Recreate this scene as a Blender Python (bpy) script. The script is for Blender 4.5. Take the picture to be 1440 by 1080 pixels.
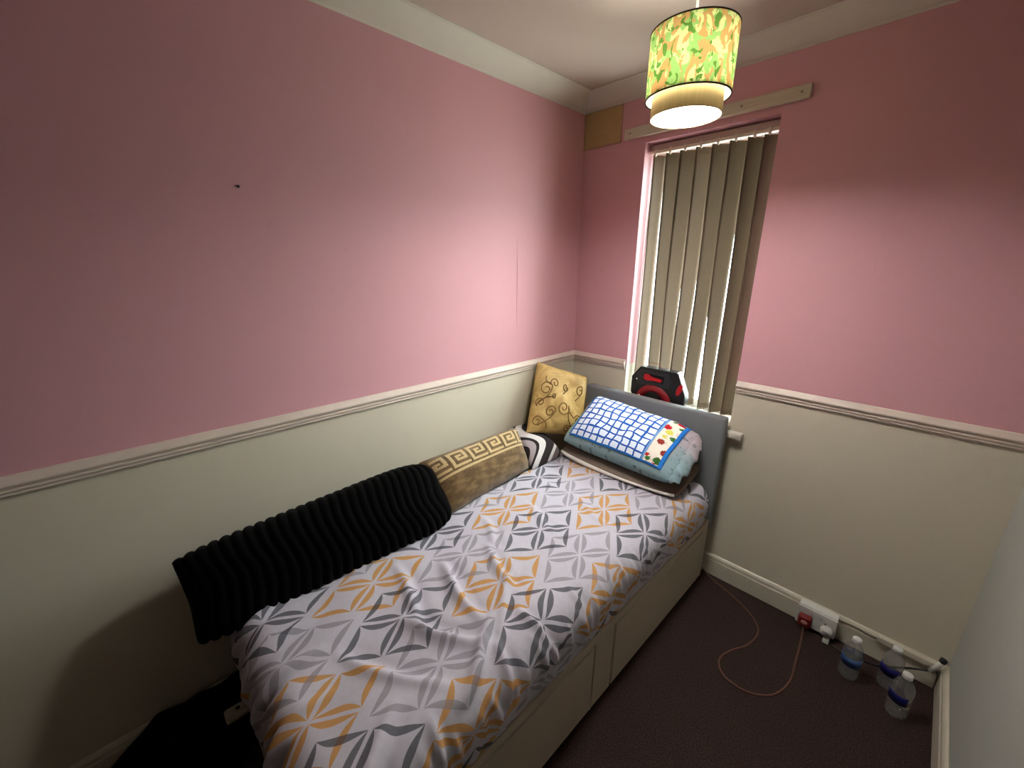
import bpy, bmesh, math, random
import numpy as np
from mathutils import Vector, Matrix

random.seed(4)
for o in list(bpy.data.objects):
    bpy.data.objects.remove(o, do_unlink=True)
scene = bpy.context.scene
COL = scene.collection

# ------------------------------------------------------------------ camera
YAW, PITCH, ROLL = -0.8031, -0.2864, 0.0052
CAM = Vector((1.5301, -2.0159, 1.5691))
FPX = 572.26
fwd = Vector((math.sin(YAW) * math.cos(PITCH), math.cos(YAW) * math.cos(PITCH), math.sin(PITCH)))
right = Vector((math.cos(YAW), -math.sin(YAW), 0))
up = right.cross(fwd)
r2 = math.cos(ROLL) * right + math.sin(ROLL) * up
u2 = -math.sin(ROLL) * right + math.cos(ROLL) * up
cd = bpy.data.cameras.new('camera')
cd.sensor_fit = 'HORIZONTAL'
cd.sensor_width = 36
cd.lens = FPX * 36 / 1440
cd.clip_start = 0.02
cam = bpy.data.objects.new('camera', cd)
COL.objects.link(cam)
cam.matrix_world = Matrix(((r2.x, u2.x, -fwd.x, CAM.x), (r2.y, u2.y, -fwd.y, CAM.y),
                           (r2.z, u2.z, -fwd.z, CAM.z), (0, 0, 0, 1)))
scene.camera = cam

# ------------------------------------------------------------------ world, daylight, exposure
SKY = 35.0            # overcast daylight outside the window
DIFFUSER = 176.0      # lit diffuser of the pendant lamp
BULB_W = 7.0         # bulb inside the shade
world = bpy.data.worlds.new('overcast_sky')
scene.world = world
world.use_nodes = True
bg = world.node_tree.nodes['Background']
wt = world.node_tree
wtc = wt.nodes.new('ShaderNodeTexCoord')
wsep = wt.nodes.new('ShaderNodeSeparateXYZ')
wr_ = wt.nodes.new('ShaderNodeValToRGB')      # overcast sky above, dull ground below the horizon
wr_.color_ramp.elements[0].position = 0.42
wr_.color_ramp.elements[0].color = (0.45, 0.45, 0.41, 1)
wr_.color_ramp.elements[1].position = 0.60
wr_.color_ramp.elements[1].color = (0.95, 0.98, 0.96, 1)
wmr = wt.nodes.new('ShaderNodeMapRange')
wmr.inputs['From Min'].default_value = -1
wt.links.new(wtc.outputs['Generated'], wsep.inputs[0])
wt.links.new(wsep.outputs[2], wmr.inputs['Value'])
wt.links.new(wmr.outputs[0], wr_.inputs[0])
wt.links.new(wr_.outputs[0], bg.inputs[0])
bg.inputs[1].default_value = SKY
pl = bpy.data.lights.new('window_portal', 'AREA')
pl.shape = 'RECTANGLE'
pl.size = 0.58
pl.size_y = 1.32
pl.cycles.is_portal = True
po = bpy.data.objects.new('window_portal', pl)
COL.objects.link(po)
po.location = (0.66, 0.22, 1.485)
po.rotation_euler = (-math.pi / 2, 0, 0)
scene.view_settings.view_transform = 'Standard'
scene.view_settings.look = 'None'
scene.view_settings.exposure = -0.08
scene.view_settings.gamma = 1.0
scene.view_settings.use_curve_mapping = False

# ------------------------------------------------------------------ dimensions (metres)
W = 1.837            # room width
YB = -2.75           # wall behind the camera
HC = 2.338           # underside of the cornice
HT = 2.40            # ceiling
HD, HDB = 1.056, 1.000   # dado rail
HS, TS = 0.114, 0.0172   # skirting
WX0, WX1, WZ0, WZ1 = 0.371, 0.947, 0.825, 2.14   # window opening
WT = 0.26            # window wall thickness
LAMP = (0.917, -0.747)


# ------------------------------------------------------------------ helpers
def lin(r, g, b):
    f = lambda c: (c / 255) / 12.92 if c / 255 <= 0.04045 else ((c / 255 + 0.055) / 1.055) ** 2.4
    return (f(r), f(g), f(b), 1.0)


class N:
    """small node-tree writer"""
    def __init__(self, name):
        self.mat = bpy.data.materials.new(name)
        self.mat.use_nodes = True
        self.t = self.mat.node_tree
        self.b = self.t.nodes['Principled BSDF']
        self.out = self.t.nodes['Material Output']

    def node(self, kind, **kw):
        n = self.t.nodes.new(kind)
        for k, v in kw.items():
            setattr(n, k, v)
        return n

    def link(self, a, b):
        self.t.links.new(a, b)

    def put(self, sock, v):
        if isinstance(v, bpy.types.NodeSocket):
            self.link(v, sock)
        else:
            sock.default_value = v

    def m(self, op, a, b=0.0, c=0.0):
        n = self.node('ShaderNodeMath', operation=op)
        self.put(n.inputs[0], a)
        self.put(n.inputs[1], b)
        if len(n.inputs) > 2:
            self.put(n.inputs[2], c)
        return n.outputs[0]

    def add(self, a, b): return self.m('ADD', a, b)
    def sub(self, a, b): return self.m('SUBTRACT', a, b)
    def mul(self, a, b): return self.m('MULTIPLY', a, b)
    def gt(self, a, b): return self.m('GREATER_THAN', a, b)
    def lt(self, a, b): return self.m('LESS_THAN', a, b)
    def mx(self, a, b): return self.m('MAXIMUM', a, b)
    def mn(self, a, b): return self.m('MINIMUM', a, b)

    def smooth(self, v, e0, e1):
        n = self.node('ShaderNodeMapRange', interpolation_type='SMOOTHSTEP')
        self.put(n.inputs['Value'], v)
        n.inputs['From Min'].default_value = e0
        n.inputs['From Max'].default_value = e1
        return n.outputs[0]

    def uv(self):
        n = self.node('ShaderNodeUVMap')
        s = self.node('ShaderNodeSeparateXYZ')
        self.link(n.outputs[0], s.inputs[0])
        return s.outputs[0], s.outputs[1], n.outputs[0]

    def pos(self):
        n = self.node('ShaderNodeNewGeometry')
        s = self.node('ShaderNodeSeparateXYZ')
        self.link(n.outputs['Position'], s.inputs[0])
        return s.outputs[0], s.outputs[1], s.outputs[2], n.outputs['Position']

    def obj(self):
        return self.node('ShaderNodeTexCoord').outputs['Object']

    def noise(self, vec, scale, detail=3.0, rough=0.5, dist=0.0):
        n = self.node('ShaderNodeTexNoise')
        if vec is not None:
            self.link(vec, n.inputs['Vector'])
        n.inputs['Scale'].default_value = scale
        n.inputs['Detail'].default_value = detail
        n.inputs['Roughness'].default_value = rough
        n.inputs['Distortion'].default_value = dist
        return n.outputs['Fac']

    def mix(self, fac, a, b):
        n = self.node('ShaderNodeMix', data_type='RGBA')
        self.put(n.inputs[0], fac)
        self.put(n.inputs[6], a)
        self.put(n.inputs[7], b)
        return n.outputs[2]

    def ramp(self, fac, stops, interp='LINEAR'):
        n = self.node('ShaderNodeValToRGB')
        n.color_ramp.interpolation = interp
        el = n.color_ramp.elements
        while len(el) < len(stops):
            el.new(0.5)
        for e, (p, c) in zip(el, stops):
            e.position = p
            e.color = c
        self.put(n.inputs[0], fac)
        return n.outputs[0]

    def bump(self, h, strength=0.3, dist=0.002):
        n = self.node('ShaderNodeBump')
        n.inputs['Strength'].default_value = strength
        n.inputs['Distance'].default_value = dist
        self.link(h, n.inputs['Height'])
        self.link(n.outputs[0], self.b.inputs['Normal'])

    def col(self, c): self.put(self.b.inputs['Base Color'], c)

    def done(self, rough=0.6, spec=0.5, metal=0.0):
        self.b.inputs['Roughness'].default_value = rough
        self.b.inputs['Specular IOR Level'].default_value = spec
        self.b.inputs['Metallic'].default_value = metal
        return self.mat


def plain(name, c, rough=0.5, spec=0.5, var=0.08, scale=30, bump=0.0):
    n = N(name)
    f = n.noise(n.obj(), scale, 3)
    dark = tuple(v * (1 - 2 * var) for v in c[:3]) + (1,)
    n.col(n.mix(f, dark, c))
    if bump:
        n.bump(n.noise(n.obj(), scale * 4, 2), bump, 0.001)
    return n.done(rough, spec)


def tag(o, label=None, cat=None, group=None, kind=None):
    if label: o['label'] = label
    if cat: o['category'] = cat
    if group: o['group'] = group
    if kind: o['kind'] = kind
    return o


def empty(name, loc=(0, 0, 0)):
    o = bpy.data.objects.new(name, None)
    o.empty_display_size = 0.05
    COL.objects.link(o)
    o.location = loc
    return o


def link_obj(name, me, mat, parent=None, smooth=False):
    o = bpy.data.objects.new(name, me)
    COL.objects.link(o)
    if mat:
        me.materials.append(mat)
    if smooth:
        for p in me.polygons:
            p.use_smooth = True
    if parent:
        o.parent = parent
        o.matrix_parent_inverse = Matrix.Translation(parent.location).inverted()
    return o


def from_bm(name, bm, mat, parent=None, smooth=False):
    me = bpy.data.meshes.new(name)
    bmesh.ops.recalc_face_normals(bm, faces=bm.faces)
    bm.to_mesh(me)
    bm.free()
    return link_obj(name, me, mat, parent, smooth)


def add_box(bm, lo, hi, bev=0.0, seg=2):
    r = bmesh.ops.create_cube(bm, size=1)
    vs = r['verts']
    for v in vs:
        v.co = Vector([lo[i] + (v.co[i] + 0.5) * (hi[i] - lo[i]) for i in range(3)])
    if bev:
        es = {e for v in vs for e in v.link_edges}
        bmesh.ops.bevel(bm, geom=list(es), offset=bev, segments=seg, affect='EDGES', profile=0.5)


def box(name, lo, hi, mat, parent=None, bev=0.0, seg=2):
    bm = bmesh.new()
    add_box(bm, lo, hi, bev, seg)
    return from_bm(name, bm, mat, parent)


def add_tube(bm, pts, r, n=8, cap=True):
    pts = [Vector(p) for p in pts]
    rs = r if isinstance(r, (list, tuple)) else [r] * len(pts)
    rings = []
    prev = None
    for i, p in enumerate(pts):
        a = pts[max(i - 1, 0)]
        b = pts[min(i + 1, len(pts) - 1)]
        t = (b - a).normalized()
        if prev is None:
            q = Vector((0, 0, 1)) if abs(t.z) < 0.9 else Vector((1, 0, 0))
            nrm = t.cross(q).normalized()
        else:
            nrm = (prev - t * prev.dot(t))
            nrm = nrm.normalized() if nrm.length > 1e-6 else t.orthogonal().normalized()
        prev = nrm
        bn = t.cross(nrm)
        rings.append([bm.verts.new(p + rs[i] * (math.cos(k * 2 * math.pi / n) * nrm + math.sin(k * 2 * math.pi / n) * bn))
                      for k in range(n)])
    for a, b in zip(rings, rings[1:]):
        for k in range(n):
            bm.faces.new((a[k], a[(k + 1) % n], b[(k + 1) % n], b[k]))
    if cap:
        bm.faces.new(rings[0])
        bm.faces.new(rings[-1])


def catmull(pts, k=8):
    P = [Vector(p) for p in pts]
    P = [2 * P[0] - P[1]] + P + [2 * P[-1] - P[-2]]
    out = []
    for i in range(1, len(P) - 2):
        a, b, c, d = P[i - 1:i + 3]
        for j in range(k):
            t = j / k
            out.append(0.5 * ((2 * b) + (c - a) * t + (2 * a - 5 * b + 4 * c - d) * t * t + (3 * b - a - 3 * c + d) * t ** 3))
    out.append(P[-2])
    return out


def tube(name, pts, r, mat, parent=None, n=8):
    bm = bmesh.new()
    add_tube(bm, pts, r, n)
    return from_bm(name, bm, mat, parent, True)


def add_lathe(bm, prof, c=(0, 0, 0), n=32, close=False):
    rings = []
    for (r, z) in prof:
        rings.append([bm.verts.new((c[0] + r * math.cos(2 * math.pi * k / n), c[1] + r * math.sin(2 * math.pi * k / n), c[2] + z))
                      for k in range(n)])
    pairs = list(zip(rings, rings[1:]))
    if close:
        pairs.append((rings[-1], rings[0]))
    for a, b in pairs:
        for k in range(n):
            bm.faces.new((a[k], a[(k + 1) % n], b[(k + 1) % n], b[k]))
    return rings


def lathe(name, prof, c, mat, parent=None, n=32, close=False, capends=False):
    bm = bmesh.new()
    rings = add_lathe(bm, prof, c, n, close)
    if capends:
        bm.faces.new(rings[0])
        bm.faces.new(rings[-1])
    return from_bm(name, bm, mat, parent, True)


def extrude_profile(name, prof, a, b, nrm, mat, parent=None):
    """closed profile (d outward along nrm, z) swept from a to b (xy)"""
    bm = bmesh.new()
    ra = [bm.verts.new((a[0] + nrm[0] * d, a[1] + nrm[1] * d, z)) for d, z in prof]
    rb = [bm.verts.new((b[0] + nrm[0] * d, b[1] + nrm[1] * d, z)) for d, z in prof]
    k = len(prof)
    for i in range(k):
        bm.faces.new((ra[i], ra[(i + 1) % k], rb[(i + 1) % k], rb[i]))
    bm.faces.new(ra)
    bm.faces.new(rb)
    return from_bm(name, bm, mat, parent)


def grid_mesh(name, P, UV, mat, parent=None, close_back=None, solid=0.0):
    """P: (nu,nv,3) array of points"""
    nu, nv = P.shape[:2]
    verts = P.reshape(-1, 3).tolist()
    faces = []
    for i in range(nu - 1):
        for j in range(nv - 1):
            faces.append((i * nv + j, (i + 1) * nv + j, (i + 1) * nv + j + 1, i * nv + j + 1))
    me = bpy.data.meshes.new(name)
    me.from_pydata(verts, [], faces)
    uvl = me.uv_layers.new(name='UVMap')
    li = np.zeros(len(me.loops), dtype=np.int32)
    me.loops.foreach_get('vertex_index', li)
    uvl.data.foreach_set('uv', UV.reshape(-1, 2)[li].astype(np.float32).ravel())
    me.update()
    o = link_obj(name, me, mat, parent, True)
    if solid:
        md = o.modifiers.new('thickness', 'SOLIDIFY')
        md.thickness = solid
        md.offset = -1
    return o


# ------------------------------------------------------------------ materials of the room
def wall_paint(name, top, low, split):
    n = N(name)
    x, y, z, P = n.pos()
    f = n.noise(P, 2.2, 4, 0.6)
    g = n.noise(P, 14, 3, 0.6)
    t = n.mix(f, tuple(c * 0.92 for c in top[:3]) + (1,), top)
    l = n.mix(f, tuple(c * 0.9 for c in low[:3]) + (1,), low)
    t = n.mix(n.mul(n.smooth(g, 0.62, 0.8), 0.25), t, tuple(c * 0.8 for c in top[:3]) + (1,))
    l = n.mix(n.mul(n.smooth(g, 0.6, 0.8), 0.3), l, tuple(c * 0.8 for c in low[:3]) + (1,))
    n.col(n.mix(n.gt(z, split), l, t))
    h = n.add(n.mul(n.noise(P, 60, 3), 0.5), n.noise(P, 9, 3))
    n.bump(h, 0.25, 0.003)
    return n.done(0.62, 0.35)


PINK = lin(224, 168, 176)
CREAM = lin(224, 216, 195)
M_WALL = wall_paint('pink_and_cream_paint', PINK, CREAM, (HD + HDB) / 2)
M_WALLR = wall_paint('grey_white_paint', lin(188, 194, 186), lin(188, 194, 186), 1.0)
M_WALLB = wall_paint('bounce_cut_brown', lin(78, 62, 54), lin(78, 62, 54), 1.03)  # unseen back wall, coloured dark to cut bounce light on the left wall
M_CEIL = plain('ceiling_paint', lin(206, 192, 178), 0.8, 0.2, 0.04, 6, 0.1)
M_CORN = plain('cornice_paint', lin(226, 220, 204), 0.6, 0.3, 0.05, 12, 0.05)
M_TRIM = plain('cream_gloss_trim', lin(230, 214, 200), 0.4, 0.5, 0.06, 25, 0.05)
M_SKIRT = plain('cream_gloss_skirting', lin(222, 216, 196), 0.4, 0.5, 0.08, 20, 0.05)


def carpet():
    n = N('brown_carpet')
    x, y, z, P = n.pos()
    f = n.noise(P, 220, 3, 0.7)
    g = n.noise(P, 6, 3, 0.6)
    c = n.mix(n.smooth(f, 0.35, 0.7), lin(40, 30, 28), lin(86, 70, 66))
    c = n.mix(n.mul(g, 0.4), c, lin(50, 38, 36))
    speck = n.smooth(n.noise(P, 420, 1), 0.72, 0.78)
    n.col(n.mix(n.mul(speck, 0.5), c, lin(130, 116, 108)))
    n.bump(f, 0.8, 0.006)
    return n.done(0.95, 0.1)


M_CARPET = carpet()
M_WHITE = plain('white_plastic', lin(226, 226, 220), 0.35, 0.5, 0.03, 40)
M_UPVC = plain('white_window_frame', lin(232, 232, 228), 0.3, 0.5, 0.03, 10)
M_BLACK = plain('black_plastic', lin(24, 24, 26), 0.35, 0.5, 0.1, 40)

# ------------------------------------------------------------------ the room shell
S = lambda o: tag(o, kind='structure')
S(box('floor', (-0.2, YB - 0.2, -0.1), (W + 0.2, 0.3, 0), M_CARPET))
S(box('ceiling', (-0.2, YB - 0.2, HT), (W + 0.2, 0.3, HT + 0.1), M_CEIL))
wall_left = S(box('wall_left', (-0.2, YB - 0.2, 0), (0, WT, HT), M_WALL))
S(box('wall_right', (W, YB - 0.2, 0), (W + 0.2, WT, HT), M_WALLR))
S(box('wall_back', (0, YB - 0.2, 0), (W, YB, HT), M_WALLB))
bm = bmesh.new()
add_box(bm, (0, 0, 0), (WX0, WT, HT))
add_box(bm, (WX1, 0, 0), (W, WT, HT))
add_box(bm, (WX0, 0, 0), (WX1, WT, WZ0))
add_box(bm, (WX0, 0, WZ1), (WX1, WT, HT))
wall_window = S(from_bm('wall_window', bm, M_WALL))

# cornice: cove with a bead where it meets the ceiling
CO = 0.1088
cov = [(0, HC), (0.004, HC), (0.006, HC + 0.004)]
for k in range(9):
    a = k / 8
    cov.append((0.010 + (CO - 0.022) * a, HC + 0.006 + (HT - HC - 0.014) * (a ** 1.45)))
cov += [(CO - 0.010, HT - 0.006), (CO - 0.004, HT - 0.0065), (CO, HT - 0.004), (CO, HT), (0, HT)]
S(extrude_profile('trim_1', cov, (0, YB), (0, 0), (1, 0), M_CORN))
S(extrude_profile('trim_2', cov, (0, 0), (W, 0), (0, -1), M_CORN))
S(extrude_profile('trim_3', cov, (W, 0), (W, YB), (-1, 0), M_CORN))
# dado rail
dado = [(0, HD), (0.004, HD), (0.008, HD - 0.002), (0.020, HD - 0.017), (0.0215, HD - 0.021), (0.0205, HD - 0.0245), (0.012, HD - 0.027),
        (0.011, HD - 0.033), (0.0155, HD - 0.0355), (0.016, HD - 0.039), (0.010, HD - 0.042), (0.0095, HD - 0.046),
        (0.0115, HD - 0.049), (0.010, HD - 0.0525), (0.005, HDB + 0.001), (0, HDB)]
S(extrude_profile('trim_4', dado, (0, YB), (0, 0), (1, 0), M_TRIM))
S(extrude_profile('trim_5', dado, (0, 0), (WX0 - 0.006, 0), (0, -1), M_TRIM))
S(extrude_profile('trim_6', dado, (WX1 + 0.004, 0), (W, 0), (0, -1), M_TRIM))
# skirting
sk = [(0, 0), (TS, 0), (TS, HS - 0.03), (TS - 0.003, HS - 0.026), (TS - 0.004, HS - 0.012), (TS - 0.009, HS - 0.003), (TS - 0.013, HS), (0, HS)]
S(extrude_profile('baseboard_left', sk, (0, YB), (0, 0), (1, 0), M_SKIRT))
S(extrude_profile('baseboard_window', sk, (0, 0), (W, 0), (0, -1), M_SKIRT))
S(extrude_profile('baseboard_right', sk, (W, 0), (W, YB), (-1, 0), M_SKIRT))

# wallpaper seams that stand a little proud on the walls, and a small nail hole plug
def seam(wall, axis, c, z0, z1, amp=0.0016, w=0.004):
    pts = []
    n_ = 16
    P = np.zeros((n_, 3, 3)); U = np.zeros((n_, 3, 2))
    for i in range(n_):
        t = i / (n_ - 1)
        z = z0 + (z1 - z0) * t
        h = amp * math.sin(math.pi * t) ** 0.6
        wob = 0.0012 * math.sin(9 * t + c * 7)
        for j in range(3):
            off = (j - 1) * w / 2 + wob
            d = [0.0, h, 0.0][j] - 0.0001
            P[i, j] = (d, c + off, z) if axis == 'x' else (c + off, -d, z)
    return grid_mesh('wallpaper_seam', P, U, M_WALL, wall)
seam(wall_left, 'x', -0.507, 1.19, 1.72, 0.003)
seam(wall_left, 'x', -1.03, 1.5, 2.0, 0.0004)
seam(wall_window, 'y', 1.335, 1.1, 2.25, 0.0008)
bm = bmesh.new()
bmesh.ops.create_uvsphere(bm, u_segments=10, v_segments=6, radius=0.004, matrix=Matrix.Translation((0.001, -1.681, 1.788)))
nail = from_bm('nail', bm, M_BLACK, wall_left, True)

# ------------------------------------------------------------------ window, sill
def glass_mat(name, tint=(0.9, 0.95, 0.95, 1), refl=0.08, haze=0.0):
    n = N(name)
    n.t.nodes.remove(n.b)
    tr = n.node('ShaderNodeBsdfTransparent')
    tr.inputs[0].default_value = tint
    gl = n.node('ShaderNodeBsdfGlossy')
    gl.inputs['Roughness'].default_value = 0.03
    lw = n.node('ShaderNodeLayerWeight')
    lw.inputs[0].default_value = 0.25
    mx = n.node('ShaderNodeMixShader')
    n.link(n.add(n.mul(lw.outputs['Facing'], 0.35), refl), mx.inputs[0])
    n.link(tr.outputs[0], mx.inputs[1])
    n.link(gl.outputs[0], mx.inputs[2])
    if haze:
        df_ = n.node('ShaderNodeBsdfDiffuse')
        df_.inputs[0].default_value = (0.8, 0.83, 0.83, 1)
        m2 = n.node('ShaderNodeMixShader')
        m2.inputs[0].default_value = haze
        n.link(mx.outputs[0], m2.inputs[1])
        n.link(df_.outputs[0], m2.inputs[2])
        n.link(m2.outputs[0], n.out.inputs[0])
    else:
        n.link(mx.outputs[0], n.out.inputs[0])
    return n.mat


M_GLASS = glass_mat('window_glass')
win = S(empty('window_1', (0.66, 0.17, WZ0)))
bm = bmesh.new()
y0, y1 = 0.15, 0.21
add_box(bm, (WX0, y0, WZ0), (WX0 + 0.034, y1, WZ1), 0.004)
add_box(bm, (WX1 - 0.034, y0, WZ0), (WX1, y1, WZ1), 0.004)
add_box(bm, (WX0 + 0.03, y0, WZ0), (WX1 - 0.03, y1, WZ0 + 0.05), 0.004)
add_box(bm, (WX0 + 0.03, y0, WZ1 - 0.05), (WX1 - 0.03, y1, WZ1), 0.004)
from_bm('window_frame', bm, M_UPVC, win)
box('pane', (WX0 + 0.03, 0.178, WZ0 + 0.045), (WX1 - 0.03, 0.184, WZ1 - 0.045), M_GLASS, win)
M_SILL = plain('white_sill_paint', lin(232, 224, 212), 0.4, 0.5, 0.05, 30)
bm = bmesh.new()
add_box(bm, (0.305, -0.04, 0.782), (1.014, 0.002, 0.812), 0.005)
add_box(bm, (WX0 + 0.001, -0.035, 0.806), (WX1 - 0.001, 0.155, 0.830), 0.004)
from_bm('window_sill', bm, M_SILL, win)
box('window_board_end', (0.925, -0.03, 0.812), (0.951, -0.002, 0.838), M_SILL, win, 0.004)

# ------------------------------------------------------------------ vertical blind
def blind_fabric():
    n = N('taupe_blind_fabric')
    u, v, vec = n.uv()
    f = n.noise(n.obj(), 160, 3)
    c = n.mix(f, lin(90, 77, 65), lin(114, 98, 82))
    n.col(c)
    n.bump(f, 0.2, 0.001)
    n.done(0.8, 0.15)
    tr = n.node('ShaderNodeBsdfTranslucent')
    tr.inputs[0].default_value = lin(190, 186, 165)
    mx = n.node('ShaderNodeMixShader')
    mx.inputs[0].default_value = 0.12
    n.link(n.b.outputs[0], mx.inputs[1])
    n.link(tr.outputs[0], mx.inputs[2])
    n.link(mx.outputs[0], n.out.inputs[0])
    return n.mat


M_BLIND = blind_fabric()
M_RAIL = plain('cream_blind_rail', lin(232, 218, 200), 0.35, 0.5, 0.04, 30)
M_CORD = plain('off_white_cord', lin(232, 222, 205), 0.6, 0.3, 0.04, 60)
M_CHAIN = plain('dark_bead_chain', lin(36, 32, 30), 0.4, 0.5, 0.1, 60)
BY = 0.085
blind = tag(empty('vertical_blind', (0.66, BY, WZ0)), 'taupe vertical slat blind hanging in the narrow window', 'blind')
bm = bmesh.new()
add_box(bm, (WX0 + 0.003, BY - 0.040, 2.100), (WX1 - 0.003, BY + 0.02, 2.1335), 0.004)
from_bm('head_rail', bm, plain('grey_rail', lin(190, 170, 158), 0.4, 0.4, 0.04, 20), blind)
box('rail_track', (WX0 + 0.004, BY - 0.046, 2.092), (WX1 - 0.004, BY - 0.038, 2.105), M_RAIL, blind, 0.002)
centres = [0.408, 0.482, 0.555, 0.628, 0.702, 0.775, 0.848, 0.903]
SLAT_TOP, SLAT_BOT = 2.092, 0.850
#           angle at top, angle at bottom (deg), bow, x drift at the bottom
slat_spec = [(58, 80, 0.0, -0.006), (40, 74, -0.004, 0.006), (40, 72, -0.006, -0.003), (47, 68, 0.006, 0.0),
             (42, 66, 0.009, 0.003), (46, 68, -0.004, 0.001), (44, 66, 0.004, -0.001), (42, 50, 0.002, 0.0)]
for i, cx in enumerate(centres):
    a0, a1, bow, drift = slat_spec[i]
    wdt = (0.070, 0.080, 0.086, 0.086, 0.086, 0.086, 0.086, 0.066)[i]
    nz, nx = 34, 7
    P = np.zeros((nx, nz, 3)); U = np.zeros((nx, nz, 2))
    for iz in range(nz):
        t = iz / (nz - 1)
        ang = math.radians(a0 + (a1 - a0) * (t ** 0.8) + 3 * math.sin(5 * t + i * 1.9) * t)
        bx = bow * math.sin(math.pi * 1.6 * t) * t + drift * t
        by = 0.006 * math.sin(3.2 * t + i) * t
        for ix in range(nx):
            s = ix / (nx - 1) - 0.5
            cup = 0.004 * (1 - 4 * s * s)
            P[ix, iz] = (cx + bx + s * wdt * math.cos(ang) - cup * math.sin(ang),
                         BY + by + s * wdt * math.sin(ang) + cup * math.cos(ang),
                         SLAT_TOP + (SLAT_BOT - SLAT_TOP) * t)
            U[ix, iz] = (s + 0.5, t)
    sl = grid_mesh('slat', P, U, M_BLIND, blind, solid=0.0012)
    bm = bmesh.new()
    add_box(bm, (cx - 0.005, BY - 0.049, 2.085), (cx + 0.005, BY - 0.036, 2.109), 0.002)
    add_box(bm, (cx - 0.003, BY - 0.047, 2.080), (cx + 0.003, BY - 0.038, 2.087), 0.001)
    from_bm('hook', bm, M_RAIL, blind)
tube('cord', [(0.391, BY - 0.022, 2.10), (0.390, BY - 0.030, 1.7), (0.388, BY - 0.034, 1.3), (0.387, BY - 0.03, 0.90)], 0.0016, M_CORD, blind, 6)
tube('cord', [(0.378, BY - 0.010, 2.10), (0.3765, BY - 0.012, 1.5), (0.377, BY - 0.012, 0.95)], 0.0013, M_CORD, blind, 6)
# bead chain that ties the slat bottoms
for i in range(len(centres) - 1):
    a, b = centres[i], centres[i + 1]
    bm = bmesh.new()
    for k in range(9):
        t = k / 8
        p = (a + (b - a) * t + 0.02, BY - 0.044, 0.871 - 0.010 * math.sin(math.pi * t))
        bmesh.ops.create_icosphere(bm, subdivisions=1, radius=0.0030, matrix=Matrix.Translation(p))
    from_bm('bead_chain', bm, M_CHAIN if i % 2 else M_CORD, blind, True)
# ------------------------------------------------------------------ batten and bare patch on the window wall
def wood_pale():
    n = N('pale_painted_wood')
    x, y, z, P = n.pos()
    mp = n.node('ShaderNodeMapping')
    mp.inputs['Scale'].default_value = (3, 20, 60)
    n.link(P, mp.inputs[0])
    f = n.noise(mp.outputs[0], 3, 4)
    n.col(n.mix(f, lin(196, 184, 158), lin(226, 216, 196)))
    n.bump(f, 0.15, 0.001)
    return n.done(0.6, 0.3)


bat = tag(empty('wooden_batten', (0.65, 0, 2.165)), 'pale wooden batten screwed to the pink wall above the window', 'batten')
M_WOOD = wood_pale()
bt = box('board', (0.258, -0.019, 2.167), (1.036, 0.001, 2.214), M_WOOD, bat, 0.003)
M_SCREW = plain('dull_screw', lin(150, 140, 122), 0.4, 0.5, 0.1, 50)
for x in (0.292, 0.66, 0.80, 1.008):
    bm = bmesh.new()
    bmesh.ops.create_cone(bm, cap_ends=True, segments=12, radius1=0.0045, radius2=0.004, depth=0.003,
                          matrix=Matrix.Translation((x, -0.0195, 2.191)) @ Matrix.Rotation(math.pi / 2, 4, 'X'))
    from_bm('screw', bm, M_SCREW, bat)


def card():
    n = N('bare_tan_board')
    x, y, z, P = n.pos()
    f = n.noise(P, 9, 5, 0.65, 0.6)
    g = n.noise(P, 60, 3)
    c = n.mix(f, lin(176, 142, 92), lin(206, 176, 124))
    n.col(n.mix(n.mul(g, 0.4), c, lin(190, 168, 124)))
    n.bump(g, 0.3, 0.001)
    return n.done(0.85, 0.15)


vent = tag(empty('vent_board', (0.115, 0, 2.169)), 'tan rectangular board in the wall corner right under the cornice', 'board')
M_CARD = card()
bm = bmesh.new()
add_box(bm, (0.002, -0.005, 2.170), (0.228, 0.001, 2.336), 0.001)
from_bm('panel', bm, M_CARD, vent)
bm = bmesh.new()
add_box(bm, (0.226, -0.0065, 2.166), (0.2325, 0.001, 2.336), 0.001)
add_box(bm, (0.0, -0.0065, 2.165), (0.2325, 0.001, 2.1712), 0.001)
from_bm('edge_strip', bm, plain('tan_edge', lin(192, 158, 126), 0.8, 0.2, 0.1, 40), vent)

# ------------------------------------------------------------------ pendant lamp
LX, LY = LAMP
RO, RI = 0.112, 0.0945
ZT, ZB, ZI = 2.172, 2.016, 1.970


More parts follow.
